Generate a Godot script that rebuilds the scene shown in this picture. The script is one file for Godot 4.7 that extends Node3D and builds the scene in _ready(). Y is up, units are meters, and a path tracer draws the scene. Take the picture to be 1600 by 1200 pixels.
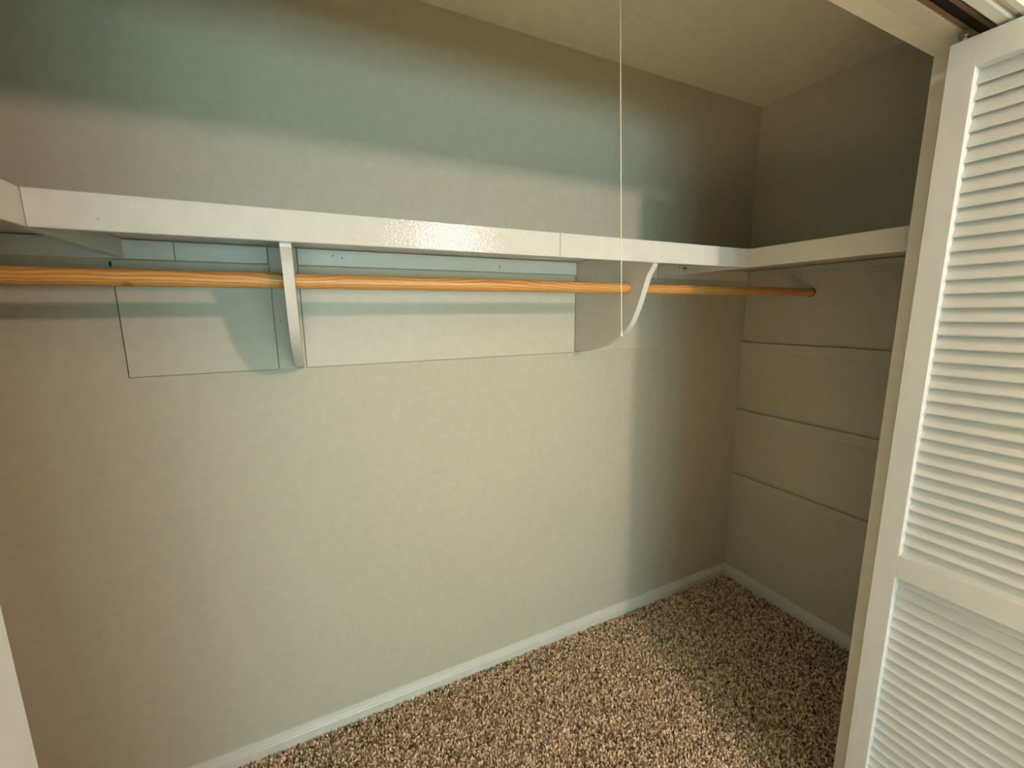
extends Node3D
# A reach-in closet seen through its open bifold doors. Metres, y up; the closet's back wall is the plane z = 0.

var M := {}
var taken := {}
const H := 2.44          # ceiling
const XR := 2.049        # right closet wall
const XL := -1.03        # left closet wall
const FLOOR_Y := -0.012  # carpet backing; the pile reaches up to about 0
const ZF0 := 0.93        # closet front wall, inner face
const ZF1 := 1.064       # closet front wall, room face
const JR := 1.318        # right jamb face
const JL := -0.332       # left jamb face
const HEAD := 2.036      # head jamb underside

# ---------------------------------------------------------------- helpers
func numbered(called: String) -> String:
	var n: int = taken.get(called, 0)
	taken[called] = n + 1
	return called if n == 0 else "%s_%03d" % [called, n]

func begin() -> SurfaceTool:
	var st := SurfaceTool.new()
	st.begin(Mesh.PRIMITIVE_TRIANGLES)
	return st

func tri(st: SurfaceTool, a: Vector3, b: Vector3, c: Vector3, n: Vector3) -> void:
	st.set_normal(n)
	if (b - a).cross(c - a).dot(n) > 0.0:
		st.add_vertex(a); st.add_vertex(c); st.add_vertex(b)
	else:
		st.add_vertex(a); st.add_vertex(b); st.add_vertex(c)

func quad(st: SurfaceTool, a: Vector3, b: Vector3, c: Vector3, d: Vector3, n: Vector3) -> void:
	tri(st, a, b, c, n)
	tri(st, a, c, d, n)

func bevel_box(st: SurfaceTool, lo: Vector3, hi: Vector3, b: float = 0.0015) -> void:
	var mid := (lo + hi) * 0.5
	var e := (hi - lo) * 0.5
	b = min(b, min(e.x, min(e.y, e.z)) * 0.6)
	for ax in 3:
		var u := (ax + 1) % 3
		var v := (ax + 2) % 3
		for s in [-1.0, 1.0]:
			var n := Vector3.ZERO
			n[ax] = s
			var q := []
			for k in [[-1, -1], [1, -1], [1, 1], [-1, 1]]:
				var p := mid
				p[ax] += s * e[ax]
				p[u] += k[0] * (e[u] - b)
				p[v] += k[1] * (e[v] - b)
				q.append(p)
			quad(st, q[0], q[1], q[2], q[3], n)
			for s2 in [-1.0, 1.0]:      # chamfer between faces ax and u
				var n2 := n
				n2[u] = s2
				var q2 := []
				for k in [[0, -1], [0, 1], [1, 1], [1, -1]]:
					var p := mid
					p[v] += k[1] * (e[v] - b)
					if k[0] == 0:
						p[ax] += s * e[ax]
						p[u] += s2 * (e[u] - b)
					else:
						p[ax] += s * (e[ax] - b)
						p[u] += s2 * e[u]
					q2.append(p)
				quad(st, q2[0], q2[1], q2[2], q2[3], n2.normalized())
	for sx in [-1.0, 1.0]:
		for sy in [-1.0, 1.0]:
			for sz in [-1.0, 1.0]:
				var s := Vector3(sx, sy, sz)
				tri(st, mid + s * Vector3(e.x, e.y - b, e.z - b), mid + s * Vector3(e.x - b, e.y, e.z - b), mid + s * Vector3(e.x - b, e.y - b, e.z), s.normalized())

func put(st: SurfaceTool, called: String, mat: Material, parent: Node3D) -> MeshInstance3D:
	var o := MeshInstance3D.new()
	o.mesh = st.commit()
	o.material_override = mat
	o.name = called
	o.cast_shadow = GeometryInstance3D.SHADOW_CASTING_SETTING_ON
	if parent == self:
		o.name = numbered(called)
	parent.add_child(o, true)
	return o

func box_part(called: String, lo: Vector3, hi: Vector3, mat: Material, parent: Node3D, b: float = 0.0015) -> MeshInstance3D:
	var st := begin()
	bevel_box(st, lo - parent.position if parent != self else lo, hi - parent.position if parent != self else hi, b)
	return put(st, called, mat, parent)

func thing(called: String, label: String, category: String, at: Vector3 = Vector3.ZERO, group: String = "") -> Node3D:
	var o := Node3D.new()
	o.name = numbered(called)
	add_child(o)
	o.position = at
	o.set_meta("label", label)
	o.set_meta("category", category)
	if group != "":
		o.set_meta("group", group)
	return o

func struct_box(called: String, lo: Vector3, hi: Vector3, mat: Material, label: String, category: String, b: float = 0.0) -> MeshInstance3D:
	var o := box_part(called, lo, hi, mat, self, b)
	return as_structure(o, label, category)

func as_structure(o, label: String, category: String):
	o.set_meta("kind", "structure")
	o.set_meta("label", label)
	o.set_meta("category", category)
	return o

# a straight moulding: a profile (out, up) swept between two points
func moulding(st: SurfaceTool, prof: Array, a: Vector3, b: Vector3, out: Vector3) -> void:
	var mid := Vector2.ZERO
	for p in prof:
		mid += p / prof.size()
	for k in prof.size():
		var p: Vector2 = prof[k]
		var q: Vector2 = prof[(k + 1) % prof.size()]
		var d := q - p
		var n2 := Vector2(d.y, -d.x).normalized()
		if n2.dot((p + q) * 0.5 - mid) < 0.0:
			n2 = -n2
		var n := (out * n2.x + Vector3.UP * n2.y).normalized()
		quad(st, a + out * p.x + Vector3.UP * p.y, b + out * p.x + Vector3.UP * p.y, b + out * q.x + Vector3.UP * q.y, a + out * q.x + Vector3.UP * q.y, n)
	var along := (b - a).normalized()
	for k in range(1, prof.size() - 1):
		for e in [[a, -along], [b, along]]:
			var p0: Vector2 = prof[0]
			var p1: Vector2 = prof[k]
			var p2: Vector2 = prof[k + 1]
			tri(st, e[0] + out * p0.x + Vector3.UP * p0.y, e[0] + out * p1.x + Vector3.UP * p1.y, e[0] + out * p2.x + Vector3.UP * p2.y, e[1])

# a body of revolution about an axis: rings of [distance along the axis, radius]
func lathe(st: SurfaceTool, base: Vector3, axis: Vector3, rings: Array, seg: int = 24) -> void:
	var u := axis.cross(Vector3(0.3, 0.7, 0.64)).normalized()
	var v := axis.cross(u).normalized()
	for k in rings.size() - 1:
		var r0: Array = rings[k]
		var r1: Array = rings[k + 1]
		var slope := Vector2(r1[0] - r0[0], r1[1] - r0[1])
		for i in seg:
			var q := []
			var ns := []
			for w in [[i, r0], [i + 1, r0], [i + 1, r1], [i, r1]]:
				var a: float = TAU * w[0] / seg
				var dir := u * cos(a) + v * sin(a)
				q.append(base + axis * w[1][0] + dir * w[1][1])
				ns.append((dir * slope.x - axis * slope.y).normalized())
			for t in [[0, 1, 2], [0, 2, 3]]:
				var a3: Vector3 = q[t[0]]
				var b3: Vector3 = q[t[1]]
				var c3: Vector3 = q[t[2]]
				var order: Array = t
				if (b3 - a3).cross(c3 - a3).dot(ns[t[0]] + ns[t[1]] + ns[t[2]]) > 0.0:
					order = [t[0], t[2], t[1]]
				for m in order:
					st.set_normal(ns[m])
					st.add_vertex(q[m])

func small_disc(st: SurfaceTool, at: Vector3, n: Vector3, r: float, h: float = 0.0006) -> void:
	lathe(st, at, n, [[-0.0005, r], [h, r], [h * 1.3, 0.0]], 8)

# ---------------------------------------------------------------- materials
func noise_image(size: int, seed_: int, freq: float, octaves: int) -> Image:
	var n := FastNoiseLite.new()
	n.seed = seed_
	n.noise_type = FastNoiseLite.TYPE_SIMPLEX_SMOOTH
	n.frequency = freq
	n.fractal_octaves = octaves
	return n.get_seamless_image(size, size, false, false, 0.15)

func tinted(img: Image, base: Color, spread: float) -> ImageTexture:
	var out := Image.create(img.get_width(), img.get_height(), false, Image.FORMAT_RGB8)
	for y in img.get_height():
		for x in img.get_width():
			var k := 1.0 + (img.get_pixel(x, y).r - 0.5) * spread
			out.set_pixel(x, y, Color(base.r * k, base.g * k, base.b * k))
	return ImageTexture.create_from_image(out)

func normal_of(img: Image, scale: float) -> ImageTexture:
	var i := img.duplicate() as Image
	i.convert(Image.FORMAT_RGBA8)
	i.bump_map_to_normal_map(scale)
	return ImageTexture.create_from_image(i)

func paint(base: Color, rough: float, colour_img: Image, spread: float, normal: Texture2D, nscale: float, tile: float) -> StandardMaterial3D:
	var m := StandardMaterial3D.new()
	m.albedo_texture = tinted(colour_img, base, spread)
	m.roughness = rough
	m.normal_enabled = true
	m.normal_texture = normal
	m.normal_scale = nscale
	m.uv1_triplanar = true
	m.uv1_world_triplanar = true
	m.uv1_scale = Vector3.ONE * tile
	return m

func plain(c: Color, rough: float, metal: float = 0.0) -> StandardMaterial3D:
	var m := StandardMaterial3D.new()
	m.albedo_color = c
	m.roughness = rough
	m.metallic = metal
	return m

func pine_texture() -> ImageTexture:
	var w := 2048
	var h := 96
	var img := Image.create(w, h, false, Image.FORMAT_RGB8)
	var wave := FastNoiseLite.new()
	wave.seed = 11
	wave.frequency = 1.0
	wave.fractal_octaves = 3
	var fine := FastNoiseLite.new()
	fine.seed = 5
	fine.frequency = 1.0
	var light := Color(0.84, 0.65, 0.39)
	var dark := Color(0.62, 0.37, 0.16)
	for x in w:
		var l := float(x) / w * 3.08
		for y in h:
			var a := TAU * y / h
			# the dowel cuts through the growth rings of a board whose pith wanders
			var px := cos(a) * 0.0175 + 0.026 + 0.016 * wave.get_noise_2d(l * 1.7, 3.0)
			var py := sin(a) * 0.0175 + 0.014 * wave.get_noise_2d(l * 1.5, 40.0)
			var r := sqrt(px * px + py * py) * (1.0 + 0.10 * wave.get_noise_2d(l * 4.0, 90.0))
			var ring := fposmod(r / 0.0068, 1.0)
			var late := pow(ring, 3.0) * (1.0 if ring < 0.93 else (1.0 - ring) / 0.07)
			var g := fine.get_noise_2d(l * 30.0, y * 1.3) * 0.16
			var k: float = clamp(late * 0.95 + g + 0.12, 0.0, 1.0)
			# two small knots
			for kn in [[0.705, 40.0, 0.012], [1.372, 60.0, 0.006]]:
				var dx: float = (l - kn[0]) / kn[2]
				var dy: float = (y - kn[1]) / (kn[2] * 870.0)
				var d := dx * dx + dy * dy
				if d < 1.0:
					k = max(k, 1.0 - d * 0.6)
			img.set_pixel(x, y, light.lerp(dark, k))
	return ImageTexture.create_from_image(img)

func make_materials() -> void:
	var blotch := noise_image(512, 3, 0.012, 4)
	var peel := normal_of(noise_image(512, 7, 0.085, 3), 2.0)
	var brushed := normal_of(noise_image(512, 9, 0.12, 2), 2.0)
	M.wall = paint(Color(0.735, 0.718, 0.645), 0.60, blotch, 0.045, peel, 0.22, 3.6)
	M.room = paint(Color(0.925, 0.905, 0.855), 0.70, blotch, 0.04, peel, 0.15, 3.6)
	M.panel = paint(Color(0.755, 0.738, 0.670), 0.48, blotch, 0.04, peel, 0.06, 3.0)
	M.ceiling = paint(Color(0.895, 0.875, 0.800), 0.85, blotch, 0.05, peel, 0.35, 3.2)
	M.white = paint(Color(0.815, 0.808, 0.770), 0.36, blotch, 0.03, brushed, 0.08, 3.0)
	M.lip = paint(Color(0.795, 0.790, 0.758), 0.11, blotch, 0.03, brushed, 0.20, 2.5)
	M.lip.metallic_specular = 0.4
	M.door = paint(Color(0.760, 0.772, 0.762), 0.45, blotch, 0.03, brushed, 0.05, 3.0)
	M.trim = paint(Color(0.865, 0.845, 0.780), 0.40, blotch, 0.04, brushed, 0.1, 3.0)
	M.nail = plain(Color(0.10, 0.09, 0.08), 0.6, 0.3)
	M.edge_shadow = plain(Color(0.36, 0.30, 0.20), 0.9)  # brown that deepens the shadow line beside the backing boards
	M.filler = plain(Color(0.70, 0.68, 0.63), 0.7)
	M.steel = plain(Color(0.55, 0.50, 0.42), 0.35, 0.8)
	M.track = plain(Color(0.52, 0.45, 0.36), 0.5, 0.2)
	M.nylon = plain(Color(0.86, 0.84, 0.78), 0.4)
	M.cord = plain(Color(0.90, 0.87, 0.78), 0.85)
	var carpet := paint(Color(0.66, 0.575, 0.455), 0.98, noise_image(512, 21, 0.09, 3), 1.0, normal_of(noise_image(512, 22, 0.09, 2), 5.0), 1.0, 2.0)
	M.carpet = carpet
	var pile := plain(Color(1, 1, 1), 0.95)
	pile.vertex_color_use_as_albedo = true
	M.pile = pile
	var pine := StandardMaterial3D.new()
	pine.albedo_texture = pine_texture()
	pine.roughness = 0.38
	M.pine = pine
	var glow := plain(Color(0.95, 0.92, 0.85), 0.4)
	glow.emission_enabled = true
	glow.emission = Color(1.0, 0.86, 0.79)
	glow.emission_energy_multiplier = 6.0
	M.glow = glow
	var day := plain(Color(0.75, 0.78, 0.80), 0.4)
	day.emission_enabled = true
	day.emission = Color(0.735, 0.965, 1.0)
	day.emission_energy_multiplier = 2.0
	M.day = day
	var glass := plain(Color(0.9, 0.95, 0.95, 0.08), 0.02)
	glass.transparency = BaseMaterial3D.TRANSPARENCY_ALPHA
	M.glass = glass
	M.shade = plain(Color(0.62, 0.58, 0.50), 0.9)
	M.brass = plain(Color(0.60, 0.48, 0.28), 0.35, 0.9)

# ---------------------------------------------------------------- camera and light
func make_camera() -> void:
	var cam := Camera3D.new()
	cam.name = "camera"
	cam.fov = 84.697
	cam.near = 0.02
	cam.far = 60.0
	cam.transform = Transform3D(Basis(Vector3(0.900196, -0.009047, 0.435391), Vector3(0.080581, 0.98598, -0.146118), Vector3(-0.427965, 0.166619, 0.888304)), Vector3(0.0, 1.478401, 1.466776))
	add_child(cam)
	cam.current = true

func make_environment() -> void:
	var env := Environment.new()
	var sky := Sky.new()
	var mat := ProceduralSkyMaterial.new()
	sky.sky_material = mat
	mat.sky_energy_multiplier = 0.5
	mat.ground_energy_multiplier = 0.5
	env.background_mode = Environment.BG_SKY
	env.sky = sky
	env.ambient_light_source = Environment.AMBIENT_SOURCE_DISABLED
	env.tonemap_mode = Environment.TONE_MAPPER_LINEAR
	env.tonemap_exposure = 1.0
	env.sdfgi_enabled = true
	env.ssao_enabled = true
	env.ssil_enabled = true
	var we := WorldEnvironment.new()
	we.name = "environment"
	we.environment = env
	add_child(we)

const WINDOW_AT := Vector3(0.35, 1.10, 4.6)
const WINDOW_SIZE := Vector2(2.0, 0.5)
const SUN_Z0 := 1.65       # added side window, unseen, for the fill light onto the bedroom carpet
const SUN_Z1 := 2.95
const SUN_Y0 := 0.85
const SUN_Y1 := 2.05
const LAMP_AT := Vector3(0.985, 2.022, 2.60)

func make_daylight() -> void:
	# daylight through the uncovered lower part of the bedroom window
	var a := AreaLight3D.new()
	a.name = "window_daylight"
	a.area_size = WINDOW_SIZE
	a.light_color = Color(0.735, 0.965, 1.0)
	a.light_energy = 7.6
	a.shadow_enabled = true
	a.area_range = 12.0
	a.position = WINDOW_AT + Vector3(0, 0, -0.03)
	add_child(a)

	# added fill light through the side window; its carpet patch brightens the closet
	var fill_sun := DirectionalLight3D.new()
	fill_sun.name = "fill_sun"
	fill_sun.light_color = Color(1.0, 0.99, 0.97)
	fill_sun.light_energy = 42.0
	fill_sun.light_angular_distance = 0.6
	fill_sun.shadow_enabled = true
	add_child(fill_sun)
	fill_sun.look_at_from_position(Vector3.ZERO, Vector3(1.2, -1.0, 0.02))

# ---------------------------------------------------------------- the setting
func make_shell() -> void:
	# one floor slab and one ceiling slab under and over closet and bedroom
	struct_box("floor", Vector3(-2.5, FLOOR_Y - 0.1, -0.1), Vector3(3.0, FLOOR_Y, 4.75), M.carpet, "brown carpeted floor of the closet and the room before it", "floor")
	struct_box("ceiling", Vector3(-2.5, H, -0.1), Vector3(3.0, H + 0.12, 4.75), M.ceiling, "beige painted ceiling over the closet", "ceiling")
	var back := struct_box("wall_back", Vector3(-1.13, FLOOR_Y, -0.1), Vector3(XR + 0.1, H, 0.0), M.wall, "long greige back wall of the closet behind the clothes rod", "wall")
	var right := struct_box("wall_right", Vector3(XR, FLOOR_Y, 0.0), Vector3(XR + 0.1, H, ZF0), M.wall, "shaded right side wall of the closet with three battens", "wall")
	struct_box("wall_left", Vector3(XL - 0.1, FLOOR_Y, 0.0), Vector3(XL, H, ZF0), M.wall, "left side wall of the closet", "wall")
	struct_box("wall_front_right", Vector3(JR + 0.018, FLOOR_Y, ZF0), Vector3(3.0, H, ZF1), M.wall, "front wall of the closet right of the door opening", "wall")
	struct_box("wall_front_left", Vector3(-2.5, FLOOR_Y, ZF0), Vector3(JL - 0.018, H, ZF1), M.wall, "front wall of the closet left of the door opening", "wall")
	struct_box("wall_front_top", Vector3(JL - 0.018, HEAD + 0.018, ZF0), Vector3(JR + 0.018, H, ZF1), M.wall, "wall above the closet door opening", "wall")
	# bedroom walls behind the camera
	struct_box("wall_bedroom_left", Vector3(-2.6, FLOOR_Y, ZF0), Vector3(-2.5, H, SUN_Z0), M.room, "left wall of the bedroom between the closet and the added window", "wall")
	struct_box("wall_bedroom_left_far", Vector3(-2.6, FLOOR_Y, SUN_Z1), Vector3(-2.5, H, 4.75), M.room, "left wall of the bedroom beyond the added window", "wall")
	struct_box("wall_bedroom_left_low", Vector3(-2.6, FLOOR_Y, SUN_Z0), Vector3(-2.5, SUN_Y0, SUN_Z1), M.room, "left wall of the bedroom below the added window", "wall")
	struct_box("wall_bedroom_left_top", Vector3(-2.6, SUN_Y1, SUN_Z0), Vector3(-2.5, H, SUN_Z1), M.room, "left wall of the bedroom above the added window", "wall")
	var side := Node3D.new()  # side window added out of view to let in fill light
	side.name = "window_2"
	add_child(side)
	side.position = Vector3(-2.55, SUN_Y0, (SUN_Z0 + SUN_Z1) * 0.5)
	as_structure(side, "added unseen window for fill light in the left wall of the bedroom", "window")
	box_part("window_frame", Vector3(-2.58, SUN_Y0, SUN_Z0), Vector3(-2.52, SUN_Y0 + 0.04, SUN_Z1), M.white, side)
	box_part("window_frame", Vector3(-2.58, SUN_Y1 - 0.04, SUN_Z0), Vector3(-2.52, SUN_Y1, SUN_Z1), M.white, side)
	box_part("window_frame", Vector3(-2.58, SUN_Y0 + 0.04, SUN_Z0), Vector3(-2.52, SUN_Y1 - 0.04, SUN_Z0 + 0.04), M.white, side)
	box_part("window_frame", Vector3(-2.58, SUN_Y0 + 0.04, SUN_Z1 - 0.04), Vector3(-2.52, SUN_Y1 - 0.04, SUN_Z1), M.white, side)
	box_part("pane", Vector3(-2.553, SUN_Y0 + 0.04, SUN_Z0 + 0.04), Vector3(-2.547, SUN_Y1 - 0.04, SUN_Z1 - 0.04), M.glass, side, 0.0)
	struct_box("wall_bedroom_right", Vector3(3.0, FLOOR_Y, ZF1), Vector3(3.1, H, 4.75), M.room, "right wall of the bedroom before the closet", "wall")
	var wx0 := WINDOW_AT.x - WINDOW_SIZE.x * 0.5 - 0.05
	var wx1 := WINDOW_AT.x + WINDOW_SIZE.x * 0.5 + 0.05
	var wy0 := WINDOW_AT.y - WINDOW_SIZE.y * 0.5 - 0.05
	var wy1 := 1.95
	struct_box("wall_bedroom_far_left", Vector3(-2.5, FLOOR_Y, 4.6), Vector3(wx0, H, 4.75), M.room, "far bedroom wall left of the window", "wall")
	struct_box("wall_bedroom_far_right", Vector3(wx1, FLOOR_Y, 4.6), Vector3(3.0, H, 4.75), M.room, "far bedroom wall right of the window", "wall")
	struct_box("wall_bedroom_far_low", Vector3(wx0, FLOOR_Y, 4.6), Vector3(wx1, wy0, 4.75), M.room, "far bedroom wall below the window", "wall")
	struct_box("wall_bedroom_far_top", Vector3(wx0, wy1, 4.6), Vector3(wx1, H, 4.75), M.room, "far bedroom wall above the window", "wall")
	# window: frame, bright pane, roller shade drawn halfway down
	var win := Node3D.new()
	win.name = "window_1"
	add_child(win)
	win.position = Vector3(WINDOW_AT.x, wy0, 4.6)
	as_structure(win, "wide bedroom window with its shade half drawn", "window")
	box_part("window_frame", Vector3(wx0, wy0, 4.62), Vector3(wx1, wy0 + 0.05, 4.68), M.white, win)
	box_part("window_frame", Vector3(wx0, wy1 - 0.05, 4.62), Vector3(wx1, wy1, 4.68), M.white, win)
	box_part("window_frame", Vector3(wx0, wy0 + 0.05, 4.62), Vector3(wx0 + 0.05, wy1 - 0.05, 4.68), M.white, win)
	box_part("window_frame", Vector3(wx1 - 0.05, wy0 + 0.05, 4.62), Vector3(wx1, wy1 - 0.05, 4.68), M.white, win)
	box_part("pane", Vector3(wx0 + 0.05, wy0 + 0.05, 4.645), Vector3(wx1 - 0.05, wy1 - 0.05, 4.655), M.day, win)
	box_part("roller_shade", Vector3(wx0 + 0.05, WINDOW_AT.y + WINDOW_SIZE.y * 0.5, 4.625), Vector3(wx1 - 0.05, wy1 - 0.05, 4.63), M.shade, win, 0.0)

	# thin boards fixed to the back wall under the shelf, and the strips the brackets are fixed to
	var y0 := 1.3155
	var y1 := 1.6235
	for e in [[-0.44, -0.0865], [-0.0085, 0.9905], [1.055, 1.463]]:
		box_part("backing_panel", Vector3(e[0], y0, 0.0), Vector3(e[1], y1, 0.0085), M.panel, back, 0.001)
	box_part("mounting_strip", Vector3(-0.0840, y0, 0.0), Vector3(-0.0105, 1.6745, 0.0088), M.panel, back, 0.001)
	box_part("mounting_strip", Vector3(0.9935, y0 + 0.001, 0.0), Vector3(1.053, 1.6745, 0.0088), M.panel, back, 0.001)
	box_part("nail", Vector3(-0.0685, 1.4600, 0.0085), Vector3(-0.0660, 1.4630, 0.0094), M.nail, back, 0.0002)
	box_part("nail", Vector3(-0.4450, 1.6060, 0.0), Vector3(-0.4390, 1.6190, 0.006), M.nail, back, 0.0005)
	# dark strips that paint in the shadow line along the outer board edges
	box_part("shadow_line", Vector3(-0.4430, 1.3150, 0.0), Vector3(-0.4405, 1.6000, 0.0030), M.edge_shadow, back, 0.0005)
	box_part("shadow_line", Vector3(-0.4430, 1.3140, 0.0), Vector3(-0.0865, 1.3152, 0.0030), M.edge_shadow, back, 0.0002)
	box_part("shadow_line", Vector3(-0.0085, 1.3142, 0.0), Vector3(0.9905, 1.3152, 0.0030), M.edge_shadow, back, 0.0002)
	# a thin board on the right wall below the shelf
	box_part("backing_panel", Vector3(XR - 0.0025, 1.430, 0.004), Vector3(XR, 1.672, 0.925), M.wall, right, 0.001)

	# baseboards
	var prof := [Vector2(0, FLOOR_Y), Vector2(0.0135, FLOOR_Y), Vector2(0.0135, 0.027), Vector2(0.0115, 0.0305), Vector2(0.0115, 0.034), Vector2(0.0085, 0.041), Vector2(0.0055, 0.050), Vector2(0.0040, 0.0555), Vector2(0, 0.0565)]
	var st := begin()
	moulding(st, prof, Vector3(XL, 0, 0), Vector3(XR, 0, 0), Vector3(0, 0, 1))
	as_structure(put(st, "baseboard_back", M.white, self), "white moulded baseboard along the back wall", "baseboard")
	st = begin()
	moulding(st, prof, Vector3(XR, 0, 0.0), Vector3(XR, 0, ZF0), Vector3(-1, 0, 0))
	as_structure(put(st, "baseboard_right", M.white, self), "white moulded baseboard along the right side wall", "baseboard")
	st = begin()
	moulding(st, prof, Vector3(XL, 0, 0.0), Vector3(XL, 0, ZF0), Vector3(1, 0, 0))
	as_structure(put(st, "baseboard_left", M.white, self), "white moulded baseboard along the left side wall", "baseboard")

	# jambs, head, track and casing of the door opening
	struct_box("trim_1", Vector3(JR, FLOOR_Y, ZF0), Vector3(JR + 0.018, HEAD + 0.018, ZF1), M.trim, "cream jamb on the right of the door opening", "door jamb", 0.002)
	struct_box("trim_2", Vector3(JL - 0.018, FLOOR_Y, ZF0), Vector3(JL, HEAD + 0.018, ZF1), M.trim, "cream jamb on the left of the door opening", "door jamb", 0.002)
	struct_box("trim_3", Vector3(JL, HEAD, ZF0), Vector3(JR, HEAD + 0.018, ZF1), M.trim, "cream head jamb above the door opening", "door jamb", 0.002)
	struct_box("trim_4", Vector3(JL, HEAD - 0.005, 0.970), Vector3(JR, HEAD, 1.0035), M.white, "white strip under the head jamb beside the door track", "trim", 0.0015)
	struct_box("trim_5", Vector3(JL - 0.07, 1.998, ZF1), Vector3(JR + 0.07, 2.11, 1.0860), M.white, "white board covering the door track", "trim", 0.003)
	struct_box("trim_6", Vector3(JL - 0.07, 2.006, 1.0860), Vector3(JR + 0.07, 2.105, 1.0930), M.trim, "recessed strip of the head casing", "trim", 0.001)
	struct_box("trim_7", Vector3(JL - 0.07, 1.998, 1.0930), Vector3(JR + 0.07, 2.10, 1.110), M.white, "outer head casing above the closet doors", "trim", 0.004)
	struct_box("trim_8", Vector3(JR + 0.006, FLOOR_Y, ZF1), Vector3(JR + 0.07, 1.998, 1.079), M.white, "casing on the right of the door opening", "trim", 0.003)
	struct_box("trim_9", Vector3(JL - 0.07, FLOOR_Y, ZF1), Vector3(JL - 0.006, 1.998, 1.079), M.white, "casing on the left of the door opening", "trim", 0.003)

func make_track() -> void:
	var t := thing("door_track", "dark slotted metal track under the door head", "door track", Vector3(JL, HEAD, 1.02))
	box_part("track_lip", Vector3(JL + 0.002, HEAD - 0.003, 1.0045), Vector3(JR - 0.002, HEAD - 0.0015, 1.0125), M.track, t, 0.0003)
	box_part("track_lip", Vector3(JL + 0.002, HEAD - 0.003, 1.0285), Vector3(JR - 0.002, HEAD - 0.0015, 1.0365), M.track, t, 0.0003)
	box_part("track_web", Vector3(JL + 0.002, HEAD - 0.0015, 1.0045), Vector3(JR - 0.002, HEAD, 1.0365), M.nail, t, 0.0003)

func make_carpet_pile() -> void:
	var st := begin()
	# one cut-pile tuft: a lumpy bud about 9 mm tall
	var rings := [[0.0, 0.0024], [0.005, 0.0034], [0.0105, 0.0031], [0.0140, 0.0018], [0.0150, 0.0]]
	lathe(st, Vector3.ZERO, Vector3.UP, rings, 6)
	var mm := MultiMesh.new()
	mm.transform_format = MultiMesh.TRANSFORM_3D
	mm.use_colors = true
	mm.mesh = st.commit()
	var rng := RandomNumberGenerator.new()
	rng.seed = 77
	var cl := FastNoiseLite.new()
	cl.seed = 4
	cl.frequency = 70.0
	var sp := 0.0062
	var places := []
	var z := 0.017
	while z < 1.20:
		var x := -0.42
		while x < 2.032:
			places.append(Vector2(x + rng.randf_range(-0.4, 0.4) * sp, z + rng.randf_range(-0.4, 0.4) * sp))
			x += sp
		z += sp
	mm.instance_count = places.size()
	var dark := Color(0.070, 0.038, 0.021)
	var midc := Color(0.52, 0.365, 0.23)
	var light := Color(0.95, 0.77, 0.55)
	for i in places.size():
		var p: Vector2 = places[i]
		if p.x > XR - 0.017:
			p.x = XR - 0.018
		var tilt := Vector3(rng.randf_range(-0.6, 0.6), 0, rng.randf_range(-0.6, 0.6))
		var b := Basis.from_euler(Vector3(tilt.x, rng.randf() * TAU, tilt.z)).scaled(Vector3(rng.randf_range(0.8, 1.25), rng.randf_range(0.40, 1.2), rng.randf_range(0.8, 1.25)))
		mm.set_instance_transform(i, Transform3D(b, Vector3(p.x, FLOOR_Y - 0.002, p.y)))
		var k: float = clamp(0.52 + cl.get_noise_2d(p.x, p.y) * 0.45 + rng.randf_range(-0.48, 0.48), 0.0, 1.0)
		var c := dark.lerp(midc, k * 2.0) if k < 0.5 else midc.lerp(light, k * 2.0 - 1.0)
		mm.set_instance_color(i, c)
	var o := MultiMeshInstance3D.new()
	o.name = "carpet_pile"
	o.multimesh = mm
	o.material_override = M.pile
	o.set_meta("kind", "stuff")
	o.set_meta("label", "speckled brown and tan cut pile carpet on the closet floor")
	o.set_meta("category", "carpet")
	add_child(o)

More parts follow.
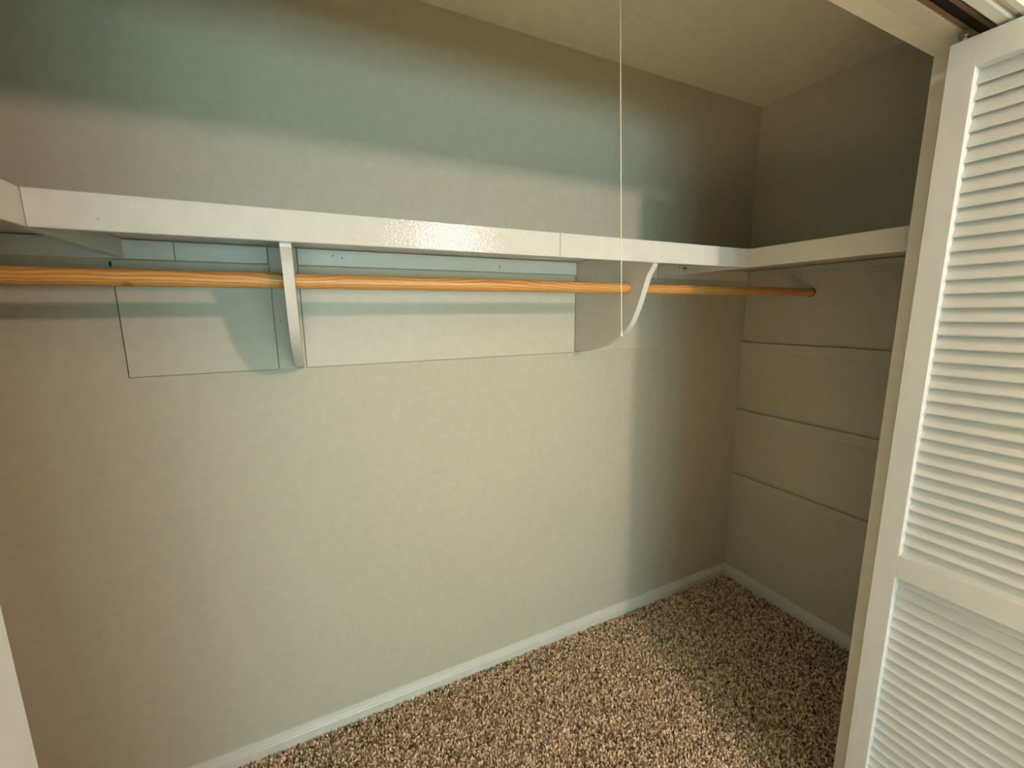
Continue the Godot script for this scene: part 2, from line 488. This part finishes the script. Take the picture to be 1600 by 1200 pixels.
# ---------------------------------------------------------------- shelf, brackets, rod
func make_shelf() -> void:
	var t := thing("closet_shelf", "white painted shelf with a deep front lip running round three closet walls", "shelf", Vector3(0.5, 1.628, 0.0))
	var under := 1.6762
	var top := 1.692
	var bot := 1.628
	# boards
	box_part("shelf_board", Vector3(-0.428, under, 0.001), Vector3(1.438, top - 0.001, 0.429), M.white, t)
	box_part("shelf_board", Vector3(XL + 0.001, under, 0.001), Vector3(-0.4285, top - 0.001, 0.925), M.white, t)
	box_part("shelf_board", Vector3(1.4385, under, 0.001), Vector3(XR - 0.001, top - 0.001, 0.925), M.white, t)
	# lips: the side lips run through to the back wall below the boards
	box_part("front_lip", Vector3(-0.409, bot, 0.429), Vector3(0.6405, top, 0.448), M.lip, t, 0.0015)
	box_part("front_lip", Vector3(0.6412, bot, 0.429), Vector3(1.419, top, 0.448), M.lip, t, 0.0015)
	box_part("front_lip", Vector3(-0.428, bot, 0.429), Vector3(-0.4095, top, 0.925), M.lip, t, 0.0015)
	box_part("front_lip", Vector3(1.4195, bot, 0.429), Vector3(1.438, top, 0.925), M.lip, t, 0.0015)
	box_part("support_rail", Vector3(-0.428, bot + 0.0005, 0.0195), Vector3(-0.409, under - 0.0005, 0.4285), M.white, t)
	box_part("support_rail", Vector3(1.419, bot + 0.0005, 0.0195), Vector3(1.438, under - 0.0005, 0.4285), M.white, t)
	for q in [[1.6615, 0.140, 0.0055, 0.0012], [1.6520, 0.168, 0.0016, 0.012], [1.6550, 0.172, 0.0040, 0.0012]]:
		box_part("crack", Vector3(1.4186, q[0] - q[2], q[1] - q[3]), Vector3(1.4191, q[0] + q[2], q[1] + q[3]), M.nail, t, 0.0001)
	# cleats on the walls under the boards; a dark crack stays between cleat and board
	var holes := [[0.090, 1.656], [0.117, 1.651], [0.653, 1.646], [0.653, 1.640]]
	for e in [[XL + 0.02, -0.3045, 0.0185], [-0.3035, -0.0865, 0.0160], [-0.0080, 0.9905, 0.0160], [1.0555, 2.022, 0.0160]]:
		var c := box_part("cleat", Vector3(e[0], 1.6255, 0.0), Vector3(e[1], 1.6735, e[2]), M.white, t, 0.0015)
		for h in holes:
			if h[0] > e[0] and h[0] < e[1]:
				var st := begin()
				small_disc(st, Vector3(h[0], h[1], e[2]) - t.position, Vector3(0, 0, 1), 0.0022, 0.0003)
				put(st, "nail_hole", M.nail, c)
	box_part("cleat", Vector3(XR - 0.016, 1.6255 + 0.02, 0.018), Vector3(XR - 0.0026, 1.6735, 0.90), M.wall, t)
	# filled nail marks on the lip
	for q in [[-0.315, 1.648, 0.0028], [-0.075, 1.652, 0.0014], [0.108, 1.642, 0.0018], [0.53, 1.670, 0.0014], [1.072, 1.640, 0.0018]]:
		var st := begin()
		small_disc(st, Vector3(q[0], q[1], 0.4482) - t.position, Vector3(0, 0, 1), q[2], 0.0002)
		put(st, "nail_mark", M.filler, t)
	var st2 := begin()
	small_disc(st2, Vector3(1.4193, 1.672, 0.735) - t.position, Vector3(-1, 0, 0), 0.0018, 0.0002)
	put(st2, "nail_mark", M.filler, t)

const ROD_Y := 1.557
const ROD_Z := 0.314
const ROD_R := 0.0175

func catmull(pts: Array, n: int) -> Array:
	var out := []
	for i in pts.size() - 1:
		var p0: Vector2 = pts[max(i - 1, 0)]
		var p1: Vector2 = pts[i]
		var p2: Vector2 = pts[i + 1]
		var p3: Vector2 = pts[min(i + 2, pts.size() - 1)]
		for k in n:
			var t := float(k) / n
			out.append(0.5 * ((2.0 * p1) + (p2 - p0) * t + (2.0 * p0 - 5.0 * p1 + 4.0 * p2 - p3) * t * t + (3.0 * p1 - p0 - 3.0 * p2 + p3) * t * t * t))
	out.append(pts[pts.size() - 1])
	return out

func make_bracket(label: String, x0: float, x1: float) -> void:
	var t := thing("shelf_bracket", label, "shelf bracket", Vector3((x0 + x1) * 0.5, 1.318, 0.0089), "shelf brackets holding the clothes rod")
	var zb := 0.0089
	# front curve from the wall up to the lip, as (z, y)
	var low := [Vector2(zb, 1.3185), Vector2(0.060, 1.3225), Vector2(0.14, 1.338), Vector2(0.216, 1.361), Vector2(0.290, 1.398), Vector2(0.333, 1.437), Vector2(0.365, 1.493), Vector2(0.391, ROD_Y)]
	var high := [Vector2(0.391, ROD_Y), Vector2(0.398, 1.575), Vector2(0.409, 1.598), Vector2(0.4275, 1.620)]
	var lowc := catmull(low, 5)
	var highc := catmull(high, 5)
	highc.append(Vector2(0.4285, 1.628))
	highc.append(Vector2(0.4285, 1.675))
	var hr := ROD_R + 0.0012
	var arc_up := []
	var arc_dn := []
	for k in 17:
		var a := PI * k / 16.0
		arc_up.append(Vector2(ROD_Z - cos(a) * hr, ROD_Y + sin(a) * hr))     # from back to front over the top
		arc_dn.append(Vector2(ROD_Z + cos(a) * hr, ROD_Y - sin(a) * hr))     # from front to back under the bottom
	var upper := PackedVector2Array()
	upper.append(Vector2(zb, ROD_Y))
	for p in arc_up: upper.append(p)
	for p in highc: upper.append(p)
	upper.append(Vector2(zb, 1.675))
	var lower := PackedVector2Array()
	for p in lowc: lower.append(p)
	for p in arc_dn: lower.append(p)
	lower.append(Vector2(zb, ROD_Y))
	var st := begin()
	var off := t.position
	for poly in [upper, lower]:
		var idx := Geometry2D.triangulate_polygon(poly)
		for side in [[x0, -1.0], [x1, 1.0]]:
			for k in range(0, idx.size(), 3):
				var v := []
				for m in 3:
					var p: Vector2 = poly[idx[k + m]]
					v.append(Vector3(side[0], p.y, p.x) - off)
				tri(st, v[0], v[1], v[2], Vector3(side[1], 0, 0))
	# rims: outer outline, then the bore
	var outer := []
	for p in lowc: outer.append(p)
	for p in highc: outer.append(p)
	outer.append(Vector2(zb, 1.675))
	outer.append(Vector2(zb, 1.3185))
	for k in outer.size() - 1:
		var p: Vector2 = outer[k]
		var q: Vector2 = outer[k + 1]
		if p.distance_to(q) < 1e-6:
			continue
		var d := (q - p).normalized()
		var n := Vector3(0, -d.x, d.y)
		quad(st, Vector3(x0, p.y, p.x) - off, Vector3(x1, p.y, p.x) - off, Vector3(x1, q.y, q.x) - off, Vector3(x0, q.y, q.x) - off, n)
	for arc in [arc_up, arc_dn]:
		for k in 16:
			var p: Vector2 = arc[k]
			var q: Vector2 = arc[k + 1]
			var c := (p + q) * 0.5 - Vector2(ROD_Z, ROD_Y)
			quad(st, Vector3(x0, p.y, p.x) - off, Vector3(x1, p.y, p.x) - off, Vector3(x1, q.y, q.x) - off, Vector3(x0, q.y, q.x) - off, -Vector3(0, c.y, c.x).normalized())
	put(st, "bracket_board", M.white, t)
	var foot := begin()
	bevel_box(foot, Vector3(x0 + 0.002, 1.3165, zb) - off, Vector3(x1 - 0.002, 1.3183, zb + 0.03) - off, 0.0005)
	put(foot, "foot_shim", M.white, t)

func make_rod() -> void:
	var xa := XL + 0.001
	var xb := XR - 0.0035
	var t := thing("closet_rod", "long round pine clothes rod running through both shelf brackets", "clothes rod", Vector3((xa + xb) * 0.5, ROD_Y - ROD_R, ROD_Z))
	var st := begin()
	var n := 40
	var seg := 28
	for k in n:
		for i in seg:
			var q := []
			for w in [[k, i], [k + 1, i], [k + 1, i + 1], [k, i + 1]]:
				var a: float = TAU * w[1] / seg
				var x: float = lerp(xa, xb, float(w[0]) / n)
				var dir := Vector3(0, cos(a), sin(a))
				q.append([Vector3(x, ROD_Y, ROD_Z) + dir * ROD_R - t.position, dir, Vector2(float(w[0]) / n, float(w[1]) / seg)])
			for tr in [[0, 1, 2], [0, 2, 3]]:
				var o: Array = tr
				if (q[tr[1]][0] - q[tr[0]][0]).cross(q[tr[2]][0] - q[tr[0]][0]).dot(q[tr[0]][1]) > 0.0:
					o = [tr[0], tr[2], tr[1]]
				for m in o:
					st.set_normal(q[m][1])
					st.set_uv(q[m][2])
					st.add_vertex(q[m][0])
	put(st, "dowel", M.pine, t)
	for e in [[xb, -1.0], [xa, 1.0]]:
		var s := begin()
		lathe(s, Vector3(e[0], ROD_Y, ROD_Z) - t.position, Vector3(e[1], 0, 0), [[0.0, 0.0], [0.0, ROD_R + 0.0022], [0.006, ROD_R + 0.0022], [0.0075, ROD_R + 0.0004]], 28)
		put(s, "end_collar", M.pine_dark, t)

func make_battens() -> void:
	var data := [[1.318, 0.050, "top batten of three on the right closet wall, nearest the shelf"], [0.959, 0.047, "middle batten of three on the right closet wall"], [0.605, 0.040, "lowest batten of three on the right closet wall, nearest the floor"]]
	for d in data:
		var t := thing("wall_batten", d[2], "batten", Vector3(XR, d[0] - d[1], 0.45), "battens on the right closet wall")
		box_part("board", Vector3(XR - 0.0155, d[0] - d[1], 0.0025), Vector3(XR, d[0], 0.925), M.wall, t, 0.0015)

func make_pull_cord() -> void:
	# hangs from the closet ceiling, a little out of plumb
	var top := Vector3(0.6395, H, 0.655)
	var tip := Vector3(0.6880, 1.4195, 0.655)
	var t := thing("pull_cord", "thin white pull cord hanging before the shelf lip", "pull cord", tip)
	var axis := (tip - top).normalized()
	var l := top.distance_to(tip)
	var st := begin()
	lathe(st, top + axis * 0.012 - tip, axis, [[0.0, 0.0011], [l - 0.020, 0.0011]], 8)
	put(st, "cord", M.cord, t)
	st = begin()
	lathe(st, top + axis * (l - 0.014) - tip, axis, [[0.0, 0.0012], [0.002, 0.0022], [0.010, 0.0026], [0.0125, 0.0038], [0.014, 0.0038], [0.014, 0.0]], 10)
	put(st, "pull_tip", M.nylon, t)
	st = begin()
	lathe(st, top - tip, Vector3.DOWN, [[0.0, 0.014], [0.004, 0.014], [0.007, 0.008], [0.014, 0.003], [0.016, 0.0]], 16)
	put(st, "ceiling_eye", M.nylon, t)

# ---------------------------------------------------------------- doors
# a folded louvre bifold door; the leaf that faces the opening has its face at x = face, looking along dir
func slat_mesh(length: float) -> ArrayMesh:
	# cross-section in (x, y): low rounded nose at the front (x = 0), sloping up and back; origin at the nose's bottom
	var w := 0.0350
	var th := 0.0060
	var ang := deg_to_rad(66.0)
	var along := Vector2(cos(ang), sin(ang))
	var nrm := Vector2(-along.y, along.x)
	var prof := []
	var r := th * 0.5
	for k in 7:
		var a := PI * 0.5 + PI * k / 6.0
		prof.append(along * (r + cos(a) * r) + nrm * (sin(a) * r))
	for k in 7:
		var a := -PI * 0.5 + PI * k / 6.0
		prof.append(along * (w - r + cos(a) * r) + nrm * (sin(a) * r))
	var lowest := 1e9
	var front := 1e9
	for p in prof:
		lowest = min(lowest, p.y)
		front = min(front, p.x)
	var st := begin()
	for k in prof.size():
		var p: Vector2 = prof[k] - Vector2(front, lowest)
		var q: Vector2 = prof[(k + 1) % prof.size()] - Vector2(front, lowest)
		var c := Vector2.ZERO
		for o in prof:
			c += (o - Vector2(front, lowest)) / prof.size()
		var d := (q - p).normalized()
		var n2 := Vector2(d.y, -d.x)
		if n2.dot((p + q) * 0.5 - c) < 0.0:
			n2 = -n2
		quad(st, Vector3(p.x, p.y, 0), Vector3(q.x, q.y, 0), Vector3(q.x, q.y, length), Vector3(p.x, p.y, length), Vector3(n2.x, n2.y, 0))
	return st.commit()

func door_leaf(t: Node3D, slat: ArrayMesh, face: float, dir: float) -> void:
	# face: the x of the leaf's face; the leaf's body lies behind it, away from dir
	var th := 0.035
	var z0 := 1.0064
	var z1 := 1.3904
	var sw := 0.0422
	var yb := 0.012
	var yt := 1.9905
	var xa: float = min(face, face - dir * th)
	var xb: float = max(face, face - dir * th)
	box_part("stile", Vector3(xa, yb, z0), Vector3(xb, yt, z0 + sw), M.door, t, 0.0006)
	box_part("stile", Vector3(xa, yb, z1 - sw), Vector3(xb, yt, z1), M.door, t, 0.0006)
	for r in [[1.9358, yt], [0.8628, 0.9166], [yb, 0.205]]:
		box_part("rail", Vector3(xa, r[0], z0 + sw), Vector3(xb, r[1], z1 - sw), M.door, t, 0.0006)
	var ys := []
	for k in 36:
		ys.append(1.9056 - 0.02839 * k)
	for k in 23:
		ys.append(0.8394 - 0.02839 * k)
	for y in ys:
		if y < 0.207:
			continue
		var o := MeshInstance3D.new()
		o.mesh = slat
		o.material_override = M.door
		o.name = "slat"
		# recessed 13 mm behind the stile's face; the other leaf is the mirror image, turned about y
		if dir < 0.0:
			o.position = Vector3(face + 0.0135, y, z0 + sw) - t.position
		else:
			o.rotation.y = PI
			o.position = Vector3(face - 0.0135, y, z1 - sw) - t.position
		t.add_child(o, true)

func make_doors() -> void:
	var slat := slat_mesh(0.3840 - 0.0844)
	var d := thing("bifold_door", "white louvred bifold door folded open at the right edge", "door", Vector3(1.227, 0.012, 1.198), "louvred bifold closet doors")
	door_leaf(d, slat, 1.190, -1.0)
	door_leaf(d, slat, 1.2645, 1.0)
	var st := begin()
	lathe(st, Vector3(1.2080, 1.9905, 1.0205) - d.position, Vector3.UP, [[0.0, 0.004], [0.0235, 0.004], [0.024, 0.0]], 14)
	put(st, "pivot_pin", M.nylon, d)
	st = begin()
	lathe(st, Vector3(1.2080, 2.0020, 1.0205) - d.position, Vector3.UP, [[0.0, 0.0045], [0.0, 0.0095], [0.0015, 0.0105], [0.010, 0.0105], [0.0115, 0.0095], [0.0115, 0.0045]], 20)
	put(st, "guide_wheel", M.steel, d)
	var e := thing("bifold_door", "white louvred bifold door folded open at the left edge", "door", Vector3(-0.280, 0.012, 1.198), "louvred bifold closet doors")
	door_leaf(e, slat, -0.2428, 1.0)
	door_leaf(e, slat, -0.3173, -1.0)

# ---------------------------------------------------------------- the bedroom's lamp
func make_lamp() -> void:
	var t := thing("pendant_lamp", "brass pendant lamp with a glowing round globe in the bedroom", "lamp", Vector3(LAMP_AT.x, H, LAMP_AT.z))
	var st := begin()
	lathe(st, Vector3.ZERO, Vector3.DOWN, [[0.0, 0.0], [0.0, 0.06], [0.012, 0.058], [0.03, 0.02], [0.035, 0.0]], 24)
	put(st, "canopy", M.brass, t)
	var drop := H - LAMP_AT.y
	st = begin()
	lathe(st, Vector3(0, -0.03, 0), Vector3.DOWN, [[0.0, 0.006], [drop - 0.10, 0.006]], 12)
	put(st, "stem", M.brass, t)
	st = begin()
	lathe(st, Vector3(0, -(drop - 0.085), 0), Vector3.DOWN, [[0.0, 0.006], [0.002, 0.024], [0.034, 0.026], [0.034, 0.0]], 20)
	put(st, "socket", M.brass, t)
	st = begin()
	var rings := []
	for k in 17:
		var a := PI * k / 16.0
		rings.append([-cos(a) * 0.055, sin(a) * 0.055])
	lathe(st, Vector3(0, -drop, 0), Vector3.DOWN, rings, 28)
	put(st, "lamp_globe", M.glow, t)
	var l := OmniLight3D.new()
	l.name = "pendant_light"
	l.position = LAMP_AT
	l.light_color = Color(1.0, 0.86, 0.79)
	l.light_energy = 2.2
	l.light_size = 0.05
	l.omni_range = 12.0
	l.omni_attenuation = 2.0
	l.shadow_enabled = true
	add_child(l)

func _ready() -> void:
	make_camera()
	make_environment()
	make_daylight()
	make_materials()
	M.pine_dark = plain(Color(0.50, 0.29, 0.14), 0.5)
	make_shell()
	make_carpet_pile()
	make_shelf()
	make_bracket("white curved shelf bracket seen edge on, left of the pull cord", -0.0375, -0.0155)
	make_bracket("white curved shelf bracket with its broad side in view, behind the pull cord", 0.9945, 1.0165)
	make_rod()
	make_battens()
	make_doors()
	make_track()
	make_pull_cord()
	make_lamp()
